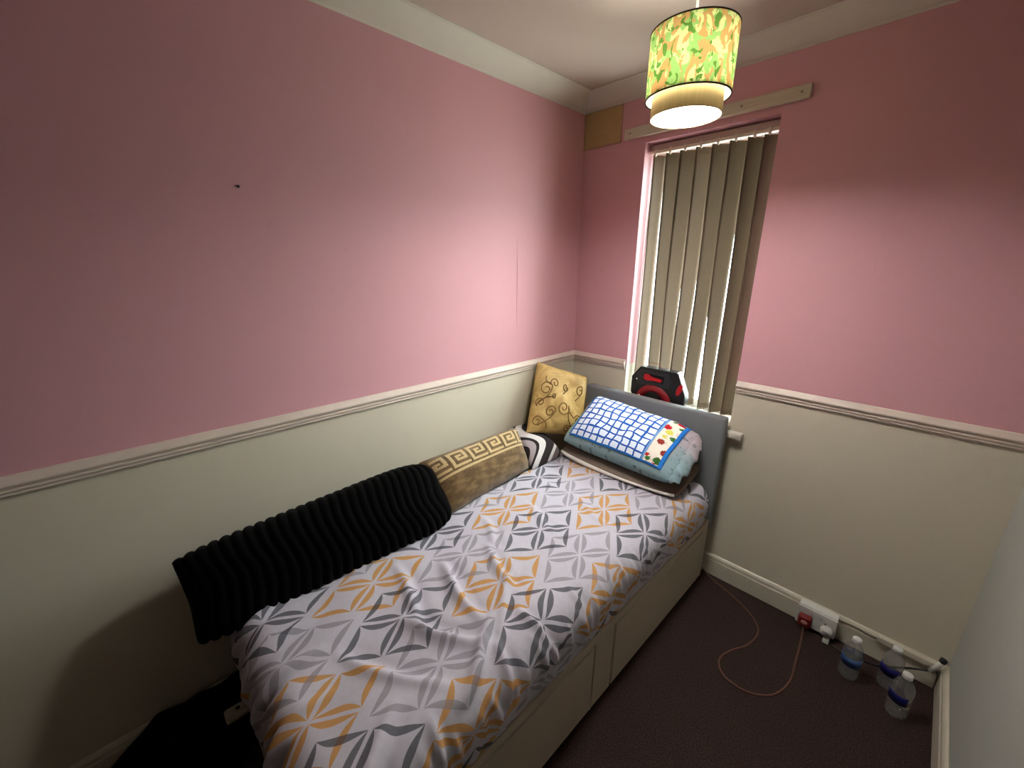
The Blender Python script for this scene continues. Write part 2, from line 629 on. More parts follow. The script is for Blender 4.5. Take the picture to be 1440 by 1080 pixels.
def camo():
    n = N('camouflage_shade_fabric')
    o = n.obj()
    mp = n.node('ShaderNodeMapping')
    mp.inputs['Scale'].default_value = (1.2, 1.2, 0.85)
    n.link(o, mp.inputs[0])
    v = mp.outputs[0]
    a = n.noise(v, 30, 2, 0.45, 1.2)
    mp2 = n.node('ShaderNodeMapping')
    mp2.inputs['Location'].default_value = (3.1, 1.7, 5.3)
    n.link(v, mp2.inputs[0])
    b = n.noise(mp2.outputs[0], 26, 2, 0.45, 1.2)
    mp3 = n.node('ShaderNodeMapping')
    mp3.inputs['Location'].default_value = (7.1, 4.7, 1.3)
    n.link(v, mp3.inputs[0])
    d = n.noise(mp3.outputs[0], 30, 2, 0.5, 1.4)
    c = n.mix(n.gt(a, 0.5), lin(232, 240, 172), lin(164, 206, 124))
    c = n.mix(n.gt(b, 0.535), c, lin(212, 172, 112))
    c = n.mix(n.gt(d, 0.615), c, lin(104, 150, 66))
    n.col(c)
    n.done(0.8, 0.1)
    tr = n.node('ShaderNodeBsdfTranslucent')
    n.link(c, tr.inputs[0])
    mx = n.node('ShaderNodeMixShader')
    mx.inputs[0].default_value = 0.5
    n.link(n.b.outputs[0], mx.inputs[1])
    n.link(tr.outputs[0], mx.inputs[2])
    n.link(mx.outputs[0], n.out.inputs[0])
    return n.mat


def translucent(name, c1, c2, fac, scale=(1, 1, 1), ns=60):
    n = N(name)
    mp = n.node('ShaderNodeMapping')
    mp.inputs['Scale'].default_value = scale
    n.link(n.obj(), mp.inputs[0])
    c = n.mix(n.noise(mp.outputs[0], ns, 2), c1, c2)
    n.col(c)
    n.done(0.75, 0.15)
    tr = n.node('ShaderNodeBsdfTranslucent')
    n.link(c, tr.inputs[0])
    mx = n.node('ShaderNodeMixShader')
    mx.inputs[0].default_value = fac
    n.link(n.b.outputs[0], mx.inputs[1])
    n.link(tr.outputs[0], mx.inputs[2])
    n.link(mx.outputs[0], n.out.inputs[0])
    return n.mat


def emit(name, c, s):
    n = N(name)
    n.t.nodes.remove(n.b)
    e = n.node('ShaderNodeEmission')
    e.inputs[0].default_value = c
    e.inputs[1].default_value = s
    n.link(n.mul(n.sub(1.0, n.node('ShaderNodeNewGeometry').outputs['Backfacing']), s), e.inputs[1])
    n.link(e.outputs[0], n.out.inputs[0])
    return n.mat


lamp = tag(empty('pendant_lamp', (LX, LY, ZI)), 'two-tier camouflage drum pendant lampshade, lit, hanging from the ceiling', 'lamp')
M_RIM = plain('dark_olive_rim', lin(70, 62, 44), 0.7, 0.2, 0.1, 60)
M_LINING = translucent('white_shade_lining', lin(238, 238, 232), lin(246, 246, 242), 0.165)
os_ = lathe('outer_shade', [(RO, 0), (RO, ZT - ZB)], (LX, LY, ZB), camo(), lamp, 64)
os_['label'] = 'green and tan camouflage fabric drum'
lathe('shade_lining', [(RO - 0.0015, 0.001), (RO - 0.0015, ZT - ZB - 0.001)], (LX, LY, ZB), M_LINING, os_, 64)
for z in (ZB, ZT):
    lathe('rim', [(RO + 0.0012, z - 0.0016), (RO + 0.0012, z + 0.0016), (RO - 0.002, z + 0.0016), (RO - 0.002, z - 0.0016)],
          (LX, LY, 0), M_RIM, os_, 64, True)
M_INNER = translucent('tan_silk_shade', lin(206, 178, 116), lin(226, 204, 146), 0.03, (1, 1, 0.04), 160)
isd = lathe('inner_shade', [(RI, ZI), (RI, ZB + 0.013)], (LX, LY, 0), M_INNER, lamp, 64)
isd['label'] = 'plain tan inner drum'
lathe('rim', [(RI + 0.001, ZI - 0.001), (RI + 0.001, ZI + 0.001), (RI - 0.0015, ZI + 0.001), (RI - 0.0015, ZI - 0.001)],
      (LX, LY, 0), plain('tan_rim', lin(170, 146, 96), 0.7, 0.2, 0.1, 60), isd, 64, True)
lathe('inner_lining', [(RI - 0.0012, ZI + 0.001), (RI - 0.0012, ZB + 0.012)], (LX, LY, 0), M_LINING, isd, 64)
M_DIFF = emit('lit_diffuser', (1.0, 0.965, 0.91, 1), DIFFUSER)
bm = bmesh.new()
bmesh.ops.create_circle(bm, cap_ends=True, segments=64, radius=RI - 0.0016, matrix=Matrix.Translation((LX, LY, ZI + 0.024)))
df = from_bm('diffuser', bm, None, lamp)
df.data.materials.append(M_DIFF)
for p in df.data.polygons:
    if p.normal.z > 0:
        p.flip()
bm = bmesh.new()
for k in range(3):
    a = k * 2 * math.pi / 3 + 0.4
    add_tube(bm, [(LX + 0.018 * math.cos(a), LY + 0.018 * math.sin(a), ZT - 0.022), (LX + (RO - 0.002) * math.cos(a), LY + (RO - 0.002) * math.sin(a), ZT - 0.002)], 0.0014, 6)
from_bm('spider', bm, M_WHITE, lamp)
for k in range(4):
    a = k * math.pi / 2 + 0.2
    tube('inner_shade_stay', [(LX + (RI) * math.cos(a), LY + (RI) * math.sin(a), ZB + 0.011), (LX + (RO - 0.002) * math.cos(a), LY + (RO - 0.002) * math.sin(a), ZB + 0.013)], 0.001, M_WHITE, lamp, 5)
lathe('bulb_holder', [(0.004, 0.045), (0.016, 0.04), (0.019, 0.02), (0.019, 0.0), (0.014, -0.012)], (LX, LY, ZT - 0.035), M_WHITE, lamp, 20)
tube('flex', [(LX, LY, ZT), (LX, LY, HT - 0.02)], 0.0036, plain('white_flex', lin(226, 224, 212), 0.5, 0.4, 0.03, 40), lamp, 10)
lathe('ceiling_rose', [(0.006, -0.03), (0.03, -0.026), (0.045, -0.006), (0.046, 0.0)], (LX, LY, HT), M_WHITE, lamp, 28)
bl = bpy.data.lights.new('bulb', 'POINT')
bl.energy = BULB_W
bl.color = (1.0, 0.95, 0.87)
bl.shadow_soft_size = 0.028
bo = bpy.data.objects.new('bulb', bl)
COL.objects.link(bo)
bo.location = (LX, LY, 2.078)
bo.parent = lamp
bo.matrix_parent_inverse = Matrix.Translation(lamp.location).inverted()

# ------------------------------------------------------------------ bed
BX0, BX1, BYF, BYH = 0.205, 0.955, -1.95, -0.10
ZBASE, ZTOP = 0.36, 0.56
bed = tag(empty('divan_bed', ((BX0 + BX1) / 2, -1.0, 0)), 'small single divan bed with two side drawers and grey upholstered headboard', 'bed')


def weave(name, c1, c2, ns=500, rough=0.9):
    n = N(name)
    o = n.obj()
    f = n.noise(o, ns, 2, 0.6)
    g = n.noise(o, 10, 3)
    c = n.mix(f, c1, c2)
    n.col(n.mix(n.mul(g, 0.2), c, c1))
    n.bump(f, 0.35, 0.001)
    return n.done(rough, 0.15)


M_DIVAN = weave('grey_beige_divan_fabric', lin(176, 164, 146), lin(210, 200, 182))
M_HEAD = weave('charcoal_grey_headboard_fabric', lin(108, 111, 114), lin(142, 145, 148))
M_MATT = weave('off_white_ticking', lin(190, 184, 172), lin(214, 208, 196))
ZF = 0.032
bm = bmesh.new()
add_box(bm, (BX0, BYF, ZF), (BX1 - 0.030, BYH, ZBASE), 0.008)
add_box(bm, (BX1 - 0.034, BYF, 0.326), (BX1, BYH, ZBASE), 0.003)
add_box(bm, (BX1 - 0.034, -0.157, ZF), (BX1, BYH, 0.33), 0.002)
add_box(bm, (BX1 - 0.034, -1.056, ZF), (BX1, -0.939, 0.33), 0.002)
add_box(bm, (BX1 - 0.034, BYF, ZF), (BX1, -1.836, 0.33), 0.002)
from_bm('base', bm, M_DIVAN, bed)
for (a, b) in ((-0.932, -0.164), (-1.829, -1.063)):
    d = box('drawer', (BX1 - 0.02, a, ZF + 0.002), (BX1 + 0.0015, b, 0.3215), M_DIVAN, bed, 0.004)
    bm = bmesh.new()
    e = BX1 + 0.0018
    add_tube(bm, [(e, a + 0.002, ZF + 0.004), (e, a + 0.002, 0.3195), (e, b - 0.002, 0.3195), (e, b - 0.002, ZF + 0.004)], 0.0018, 6)
    from_bm('piping', bm, M_DIVAN, d)
for x in (BX0 + 0.06, BX1 - 0.08):
    for y in (BYF + 0.1, -1.0, BYH - 0.1):
        lathe('foot', [(0.0, 0.0), (0.024, 0.0), (0.026, 0.006), (0.022, ZF + 0.004)], (x, y, 0), M_BLACK, bed, 16)


def sheet_surface(off, res, wr=True):
    """mattress cover: flat coords -> rounded box"""
    r = 0.075
    x0, x1, y0, y1 = BX0 - off, BX1 - 0.004 + off, BYF + 0.003 - off, BYH - 0.007 + off * 0.3
    zt = ZTOP + off
    hx, hy = (x1 - x0) / 2 - r, (y1 - y0) / 2 - r
    cx, cy = (x0 + x1) / 2, (y0 + y1) / 2
    dmax = r * math.pi / 2 + (zt - r - (ZBASE + 0.004))
    us = np.arange(-hx - dmax, hx + dmax + res, res)
    vs = np.arange(-hy - dmax, hy + dmax + res, res)
    us[-1] = hx + dmax
    vs[-1] = hy + dmax
    Uq, Vq = np.meshgrid(us, vs, indexing='ij')
    ccx, ccy = np.clip(Uq, -hx, hx), np.clip(Vq, -hy, hy)
    dx, dy = Uq - ccx, Vq - ccy
    d = np.sqrt(dx * dx + dy * dy)
    dd = np.maximum(d, 1e-9)
    ex, ey = dx / dd, dy / dd
    d = np.minimum(d, dmax)
    a = np.minimum(d / r, math.pi / 2)
    rad = r * np.sin(a)
    z = zt - r * (1 - np.cos(a)) - np.maximum(d - r * math.pi / 2, 0)
    X, Y = cx + ccx + ex * rad, cy + ccy + ey * rad
    # crown of the mattress
    crown = 0.012 * (1 - (Uq / (hx + r)) ** 2) * np.clip(1 - (Vq / (hy + r)) ** 4, 0, 1)
    z = z + np.where(d < r, np.clip(crown, 0, 1), 0)
    # bulge of the side
    sd = np.clip((d - r * 1.2) / (dmax - r * 1.2), 0, 1)
    bul = 0.006 * np.sin(math.pi * sd)
    X += ex * bul
    Y += ey * bul * (Vq < 0)
    if wr:
        FX, FY = cx + Uq, cy + Vq      # flat coordinates = world xy on top
        h = np.zeros_like(z)

        def ridge(p, q, amp, w, sharp=1.0):
            p, q = np.array(p), np.array(q)
            L = np.linalg.norm(q - p)
            t = (q - p) / L
            s = (FX - p[0]) * t[0] + (FY - p[1]) * t[1]
            e = -(FX - p[0]) * t[1] + (FY - p[1]) * t[0] + 0.012 * np.sin(s / L * 5 + p[0] * 9)
            env = np.clip(np.sin(np.clip(s / L, 0, 1) * math.pi), 0, 1) ** 0.7
            return amp * env * (np.exp(-(e / w) ** 2) - 0.55 * np.exp(-((e - 1.7 * w) / (1.2 * w)) ** 2))
        RID = [((0.50, -1.38), (0.80, -1.42), 0.012, 0.016), ((0.53, -1.20), (0.78, -1.27), 0.008, 0.014),
               ((0.62, -1.60), (0.88, -1.46), 0.012, 0.018), ((0.80, -1.36), (0.93, -1.62), 0.012, 0.014),
               ((0.70, -1.18), (0.84, -1.42), 0.008, 0.014), ((0.83, -1.30), (1.02, -1.34), 0.011, 0.014),
               ((0.40, -1.50), (0.75, -1.56), 0.007, 0.016), ((0.86, -1.42), (1.06, -1.52), 0.010, 0.014),
               ((0.30, -1.80), (0.33, -2.06), 0.010, 0.014), ((0.42, -1.74), (0.46, -2.08), 0.008, 0.014),
               ((0.55, -1.78), (0.58, -2.10), 0.010, 0.015), ((0.70, -1.80), (0.70, -2.1), 0.008, 0.014),
               ((0.84, -1.70), (1.00, -2.00), 0.010, 0.016), ((0.90, -0.95), (1.08, -1.02), 0.008, 0.012),
               ((0.92, -0.80), (1.08, -0.84), 0.007, 0.010), ((0.88, -1.12), (1.1, -1.18), 0.009, 0.012),
               ((0.93, -0.60), (1.1, -0.63), 0.006, 0.010), ((0.93, -0.42), (1.1, -0.44), 0.006, 0.010),
               ((0.92, -0.24), (1.1, -0.24), 0.008, 0.012), ((0.95, -0.32), (1.1, -0.34), 0.007, 0.009),
               ((0.90, -1.66), (1.1, -1.72), 0.009, 0.012), ((0.9, -1.80), (1.1, -1.86), 0.009, 0.012),
               ((0.45, -0.90), (0.70, -0.96), 0.004, 0.015), ((0.55, -0.70), (0.85, -0.78), 0.004, 0.014),
               ((0.40, -1.10), (0.62, -1.18), 0.005, 0.014), ((0.60, -1.78), (0.90, -1.60), 0.007, 0.016)]
        for rr in RID:
            h += ridge(*rr)
        rs = np.random.RandomState(3)
        for k in range(46):            # pulled folds down the open side and the foot
            if k < 32:
                y = -0.15 - 1.75 * k / 31 + rs.uniform(-.02, .02)
                h += ridge((0.93 + rs.uniform(-.03, .03), y), (1.13, y + rs.uniform(-.05, .02)), rs.uniform(.003, .008), rs.uniform(.007, .013))
            else:
                x = 0.24 + 0.7 * (k - 32) / 13
                h += ridge((x, -1.90 + rs.uniform(-.04, .03)), (x + rs.uniform(-.03, .03), -2.13), rs.uniform(.004, .009), rs.uniform(.008, .013))
        for k in range(14):
            fx, fy, ph = rs.uniform(-28, 28), rs.uniform(-28, 28), rs.uniform(0, 6)
            h += 0.0006 * np.sin(fx * FX + fy * FY + ph + 1.5 * np.sin(7 * FX + 4 * FY))
        h *= np.where(FY > -0.45, 0.55, 1.0)
        nx_, ny_, nz_ = ex * np.sin(a), ey * np.sin(a), np.cos(a)
        hh = np.maximum(h * 1.85, -0.010) * (1 - 0.45 * sd) + 0.004 * (1 - sd)
        X += nx_ * hh
        Y += ny_ * hh
        z += nz_ * hh
    P = np.stack([X, Y, np.maximum(z, ZBASE + 0.0015)], -1)
    UV = np.stack([cx + Uq, cy + Vq], -1)
    return P, UV


P, UV = sheet_surface(-0.012, 0.03, False)
grid_mesh('mattress', P, UV, M_MATT, bed)

# headboard
hb = empty('headboard', ((BX0 + BX1) / 2, -0.07, 0.2))
hb.parent = bed
hb.matrix_parent_inverse = Matrix.Translation(bed.location).inverted()
bpy.context.view_layer.update()
bm = bmesh.new()
add_box(bm, (0.182, -0.100, 0.30), (0.958, -0.051, 0.893), 0.012, 3)
o = from_bm('headboard_panel', bm, M_HEAD, None, True)
o.parent = hb; o.matrix_parent_inverse = hb.matrix_world.inverted()
for x in (0.30, 0.84):
    o = box('strut', (x, -0.072, 0.10), (x + 0.05, -0.05, 0.32), M_WOOD)
    o.parent = hb; o.matrix_parent_inverse = hb.matrix_world.inverted()


# fitted sheet with its printed rhombus pattern
def sheet_mat():
    n = N('printed_sheet')
    u, v, vec = n.uv()
    wob = n.sub(n.noise(vec, 7, 2), 0.5)
    u = n.add(u, n.mul(wob, 0.012))
    fine = n.noise(vec, 700, 2, 0.7)
    g = n.noise(vec, 70, 3, 0.7)
    base = n.mix(n.add(n.mul(fine, 0.6), n.mul(g, 0.4)), lin(174, 172, 184), lin(228, 227, 238))
    # one repeat group
    PX, PY = 0.565, 0.596

    def layer(x0, y0):
        x = n.m('WRAP', n.sub(u, x0), PX / 2, -PX / 2)
        y = n.m('WRAP', n.sub(v, y0), PY / 2, -PY / 2)
        xx, yy = n.mul(x, 1 / 0.137), n.mul(y, 1 / 0.203)
        a, b = n.add(xx, yy), n.sub(xx, yy)
        ins = n.mul(n.lt(n.m('ABSOLUTE', a), 1.0), n.lt(n.m('ABSOLUTE', b), 1.0))
        s, t = n.m('FRACT', a), n.m('FRACT', b)
        G, H = 0.045, 0.155

        def half(s, t):
            d = n.mn(s, n.sub(1.0, s))
            q = n.mul(n.sub(n.mul(t, 2.0), 1.0), 1 / (1 - 2 * G))
            h = n.mul(n.sub(1.0, n.mul(q, q)), H)
            e = n.sub(d, G)
            return n.mul(n.gt(e, 0.0), n.lt(e, h))
        return n.mul(ins, n.mx(half(s, t), half(t, s)))
    c = base
    rag = n.mul(n.gt(n.add(fine, n.mul(g, 0.5)), 0.56), 0.55)
    X0, Y0 = 0.722, -0.690
    for k, (colr, amt) in enumerate(((lin(204, 144, 30), 1.0), (lin(140, 137, 148), 0.85), (lin(66, 69, 78), 1.0))):
        off = (0.0, 0.378, 0.188)[k]
        mask = n.mx(layer(X0 + off, Y0), layer(X0 + off + PX / 2, Y0 - PY / 2))
        mask = n.mul(mask, n.sub(amt, n.mul(rag, 0.35)))
        c = n.mix(mask, c, colr)
    n.col(c)
    n.bump(n.noise(vec, 900, 2), 0.15, 0.0006)
    return n.done(0.9, 0.1)


P, UV = sheet_surface(0.0, 0.0075, True)
sh = grid_mesh('fitted_sheet', P, UV, sheet_mat())
tag(sh, 'grey fitted sheet printed with yellow and charcoal rhombus petals over the mattress', 'sheet')


# ------------------------------------------------------------------ pillows and cushions
from mathutils.bvhtree import BVHTree
SHEET_BVH = BVHTree.FromPolygons([v.co.copy() for v in sh.data.vertices], [tuple(p.vertices) for p in sh.data.polygons])


def settle(o, sink=0.002):
    """a soft thing flattens where it lies on the sheet"""
    for v in o.data.vertices:
        w = o.matrix_world @ v.co if o.parent is None else v.co
        h = SHEET_BVH.ray_cast(Vector((w.x, w.y, 2.0)), Vector((0, 0, -1)))[0]
        if h is not None and w.z < h.z - sink:
            v.co.z += h.z - sink - w.z
        if w.x < -0.001:
            v.co.x += -0.001 - w.x
    o.data.update()
    return o


def pillow_fn(P00, P10, P01, P11, thick, e=3.0, pinch=0.05, lump=0.0, seed=0, back=1.0, flatpow=0.5, corner=0.05, near=None, upinch=None):
    P00, P10, P01, P11 = [np.array(p, float) for p in (P00, P10, P01, P11)]
    Nn = np.cross(P10 - P00, P01 - P00)
    Nn /= np.linalg.norm(Nn)
    rs = np.random.RandomState(seed)
    W_ = [(rs.uniform(3, 9), rs.uniform(3, 9), rs.uniform(0, 6)) for _ in range(5)]

    def f(u, v, side=1, off=0.0):
        u, v = np.asarray(u, float), np.asarray(v, float)
        uu = 0.5 + (u - 0.5) * (1 - (pinch if upinch is None else upinch) * (1 - (2 * v - 1) ** 2))
        vv = 0.5 + (v - 0.5) * (1 - pinch * (1 - (2 * u - 1) ** 2))
        cc = corner if near is None else np.where(u < 0.5, near, corner)
        cr = 1 - cc * np.abs(2 * u - 1) ** 5 * np.abs(2 * v - 1) ** 5
        uu, vv = 0.5 + (uu - 0.5) * cr, 0.5 + (vv - 0.5) * cr
        b = ((1 - uu) * (1 - vv))[..., None] * P00 + (uu * (1 - vv))[..., None] * P10 + ((1 - uu) * vv)[..., None] * P01 + (uu * vv)[..., None] * P11
        s = np.clip((1 - np.abs(2 * u - 1) ** e) * (1 - np.abs(2 * v - 1) ** e), 0, 1) ** flatpow
        l = 0
        for fu, fv, ph in W_:
            l = l + np.sin(fu * u + fv * v + ph)
        h = thick * 0.5 * s * (1 if side > 0 else (back(u) if callable(back) else back)) + lump * l * s * 0.3
        return b + (side * h + off)[..., None] * Nn
    return f, Nn


def pillow(name, fn, mat, nu=40, nv=30, disp=None, parent=None):
    us, vs = np.linspace(0, 1, nu), np.linspace(0, 1, nv)
    # denser at the rim
    us = 0.5 - 0.5 * np.cos(us * math.pi) if disp is None else us
    vs = 0.5 - 0.5 * np.cos(vs * math.pi)
    U_, V_ = np.meshgrid(us, vs, indexing='ij')
    d = disp(U_, V_) if disp is not None else np.zeros_like(U_)
    F = fn(U_, V_, 1, d)
    B = fn(U_, V_, -1, -d)
    if disp is not None:      # ribs run over the long edges too
        vd = F[:, -1] - F[:, 0]
        vd = vd / np.linalg.norm(vd, axis=-1, keepdims=True)
        k = ((2 * V_ - 1) * np.abs(2 * V_ - 1) ** 3)[..., None]
        bow = 0.016 * (1 - np.abs(2 * U_ - 1) ** 6)
        ud = F[-1] - F[0]
        ud = ud / np.linalg.norm(ud, axis=-1, keepdims=True)
        ke = ((2 * U_ - 1) * np.abs(2 * U_ - 1) ** 15 * 0.022 * (1 - (2 * V_ - 1) ** 4) * (U_ > 0.5))[..., None]
        F = F + ud[None] * ke
        B = B + ud[None] * ke
        F = F + vd[:, None] * k * (d * 1.3 + bow)[..., None]
        B = B + vd[:, None] * k * (d * 1.3 + bow)[..., None]
    verts = np.concatenate([F.reshape(-1, 3), B.reshape(-1, 3)])
    n0 = nu * nv
    faces = []
    for i in range(nu - 1):
        for j in range(nv - 1):
            q = (i * nv + j, (i + 1) * nv + j, (i + 1) * nv + j + 1, i * nv + j + 1)
            faces.append(q)
            faces.append(tuple(n0 + k for k in reversed(q)))
    rim = [i * nv for i in range(nu)] + [(nu - 1) * nv + j for j in range(1, nv)] + [i * nv + nv - 1 for i in range(nu - 2, -1, -1)] + [j for j in range(nv - 2, 0, -1)]
    for a, b in zip(rim, rim[1:] + rim[:1]):
        faces.append((b, a, n0 + a, n0 + b))
    me = bpy.data.meshes.new(name)
    me.from_pydata(verts.tolist(), [], faces)
    uvl = me.uv_layers.new(name='UVMap')
    UV = np.stack([U_, V_], -1).reshape(-1, 2)
    UV = np.concatenate([UV, UV])
    li = np.zeros(len(me.loops), dtype=np.int32)
    me.loops.foreach_get('vertex_index', li)
    uvl.data.foreach_set('uv', UV[li].astype(np.float32).ravel())
    me.update()
    bm = bmesh.new()
    bm.from_mesh(me)
    bmesh.ops.remove_doubles(bm, verts=bm.verts, dist=1e-5)
    bmesh.ops.recalc_face_normals(bm, faces=bm.faces)
    bm.to_mesh(me)
    bm.free()
    return link_obj(name, me, mat, parent, True)


# --- black ribbed fleece bolster
def black_fleece():
    n = N('black_ribbed_fleece')
    f = n.noise(n.obj(), 300, 3, 0.7)
    n.col(n.mix(f, (0.0006, 0.0006, 0.0006, 1), (0.003, 0.003, 0.0033, 1)))
    n.bump(f, 0.6, 0.003)
    n.b.inputs['Sheen Weight'].default_value = 0.035
    n.b.inputs['Sheen Roughness'].default_value = 0.4
    return n.done(0.95, 0.05)


fb, nb = pillow_fn((0.250, -2.035, 0.520), (0.330, -1.185, 0.575), (0.150, -2.045, 0.735), (0.155, -1.195, 0.765), 0.15, 4.5, 0.03, 0.006, 2, corner=0.07, near=0.012,
                   back=lambda u: 1 + 1.9 * np.clip((u - 0.12) / 0.3, 0, 1))
RIBS = 27


def rib(u, v):
    ph = u * RIBS + 0.25 * np.sin(7 * v + 5 * u) + 0.04 * np.sin(17 * v)
    e = np.clip((1 - np.abs(2 * v - 1) ** 8), 0, 1)
    return 0.011 * np.abs(np.sin(math.pi * ph)) ** 0.6 * (0.6 + 0.4 * e)


o = settle(pillow('ribbed_pillow', fb, black_fleece(), RIBS * 9, 34, rib))
tag(o, 'long black ribbed fleece pillow leaning on the cream wall at the bed foot', 'pillow')


# --- brown velvet pillow with greek key band
def greek():
    n = N('brown_velvet_greek_key')
    u, v, vec = n.uv()
    f = n.noise(vec, 9, 3, 0.55, 0.2)
    fine = n.noise(n.obj(), 400, 2)
    base = n.mix(n.smooth(f, 0.35, 0.7), lin(98, 78, 50), lin(134, 110, 76))
    NC = 5.4
    x = n.mul(n.m('FRACT', n.mul(n.add(u, 0.02), NC)), 9.0)
    y = n.mul(n.sub(v, 0.585), 9.0 / 0.315)

    def rc(x0, x1, y0, y1):
        return n.mul(n.mul(n.gt(x, x0), n.lt(x, x1)), n.mul(n.gt(y, y0), n.lt(y, y1)))
    rects = [(0, 7.6, 7.6, 9), (6.2, 7.6, 3.0, 9), (2.6, 7.6, 3.0, 4.3), (2.6, 3.9, 3.0, 6.3), (2.6, 5.3, 5.1, 6.3),
             (0, 1.3, 0, 9), (0, 8.0, 0, 1.3)]
    mk = None
    for q in rects:
        r_ = rc(*q)
        mk = r_ if mk is None else n.mx(mk, r_)
    line = n.mul(n.gt(v, 0.505), n.lt(v, 0.548))
    mk = n.mx(mk, line)
    mk = n.mul(mk, n.mul(n.gt(u, 0.03), n.lt(u, 0.97)))
    rag = n.smooth(n.noise(vec, 120, 2), 0.34, 0.55)
    mk = n.mul(mk, n.add(n.mul(rag, 0.65), 0.3))
    n.col(n.mix(mk, base, lin(222, 198, 148)))
    n.bump(n.add(n.mul(fine, 0.3), mk), 0.3, 0.002)
    n.b.inputs['Sheen Weight'].default_value = 0.3
    return n.done(0.85, 0.15)


fg, ng = pillow_fn((0.300, -1.192, 0.570), (0.255, -0.655, 0.573), (0.100, -1.199, 0.740), (0.135, -0.640, 0.762), 0.15, 3.4, 0.03, 0.006, 5,
                   near=0.01, back=3.45)
o = settle(pillow('velvet_pillow', fg, greek(), 44, 34))
tag(o, 'brown velvet pillow with a gold Greek key band, propped along the wall', 'pillow')


# --- cushion with black, white and grey waves
def waves():
    n = N('black_white_wave_print')
    u, v, vec = n.uv()
    s = n.add(n.mul(u, 0.80), n.mul(n.m('SINE', n.add(n.mul(v, 7.0), 2.6)), 0.19))
    s = n.add(s, n.mul(v, -0.25))
    K, Wh, Gr, Li = lin(20, 19, 20), lin(226, 222, 220), lin(120, 108, 108), lin(176, 166, 170)
    t = n.m('FRACT', n.add(s, 0.18))
    c = n.ramp(t, [(0.0, Li), (0.14, K), (0.22, Wh), (0.40, K), (0.66, Wh), (0.76, Gr), (0.93, K)], 'CONSTANT')
    f = n.noise(n.obj(), 300, 2)
    n.col(n.mix(n.mul(f, 0.25), c, Gr))
    n.bump(f, 0.2, 0.001)
    return n.done(0.9, 0.1)


fw, nw = pillow_fn((0.285, -0.665, 0.575), (0.274, -0.416, 0.575), (-0.004, -0.590, 0.688), (0.006, -0.385, 0.668), 0.13, 2.8, 0.04, 0.004, 8)
o = settle(pillow('wave_cushion', fw, waves(), 36, 30))
tag(o, 'black white and grey wave print cushion squashed under the gold cushion', 'cushion')


# --- gold satin cushion with embroidered scrolls
def satin():
    n = N('gold_satin')
    o = n.obj()
    f = n.noise(o, 9, 4, 0.6, 1.0)
    fine = n.noise(o, 250, 2)
    n.col(n.mix(n.smooth(f, 0.3, 0.72), lin(178, 142, 78), lin(222, 192, 124)))
    n.bump(n.add(n.noise(o, 14, 3), n.mul(fine, 0.12)), 0.35, 0.010)
    return n.done(0.5, 0.45)


fc, nc = pillow_fn((0.130, -0.560, 0.700), (0.258, -0.239, 0.627), (0.018, -0.362, 1.046), (0.205, -0.135, 0.950), 0.13, 2.6, 0.04, 0.007, 11, corner=0.02)
gc = tag(empty('gold_cushion', (0.15, -0.33, 0.63)), 'gold satin cushion with brown embroidered scrolls, standing in the wall corner', 'cushion')
pillow('cover', fc, satin(), 40, 40, None, gc)
M_EMB = plain('brown_embroidery', lin(136, 104, 52), 0.6, 0.3, 0.15, 200)


def scroll(cx, cy, r, turns, start, hand, tail=None):
    pts = []
    m = 40
    for k in range(m):
        t = k / (m - 1)
        a = start + hand * turns * 2 * math.pi * (1 - t)
        rr = 1.18 * r * (0.18 + 0.82 * t)
        pts.append((cx + rr * math.cos(a), cy + rr * math.sin(a)))
    if tail:
        x0, y0 = pts[-1]
        for k in range(1, 14):
            t = k / 13
            pts.append((x0 + (tail[0] - x0) * t + 0.05 * math.sin(math.pi * t) * hand, y0 + (tail[1] - y0) * t))
    uv = np.clip(np.array(pts), 0.03, 0.97)
    W3 = fc(uv[:, 0], uv[:, 1], 1, np.full(len(uv), 0.0006))
    b = bmesh.new()
    add_tube(b, [tuple(p) for p in W3], 0.0031, 6)
    return from_bm('embroidered_scroll', b, M_EMB, gc, True)


for a in [(0.16, 0.62, 0.09, 1.3, 0.5, 1, (0.05, 0.40)), (0.30, 0.72, 0.07, 1.2, 3.6, -1, (0.15, 0.80)), (0.52, 0.68, 0.055, 1.1, 1.8, 1, (0.46, 0.58)),
          (0.80, 0.68, 0.075, 1.2, 1.2, 1, (0.72, 0.52)), (0.50, 0.38, 0.10, 1.5, 0.0, -1, (0.70, 0.12)), (0.28, 0.30, 0.075, 1.4, 0.3, 1, (0.12, 0.10)),
          (0.82, 0.22, 0.075, 1.5, 2.9, -1, (0.60, 0.42)), (0.10, 0.16, 0.06, 1.2, 1.5, 1, (0.28, 0.06)), (0.64, 0.08, 0.045, 1.2, 2.0, 1, (0.85, 0.05)),
          (0.10, 0.42, 0.06, 1.3, 4.0, -1, (0.22, 0.52)), (0.30, 0.52, 0.035, 1.1, 1.0, 1, (0.18, 0.50))]:
    scroll(*a)

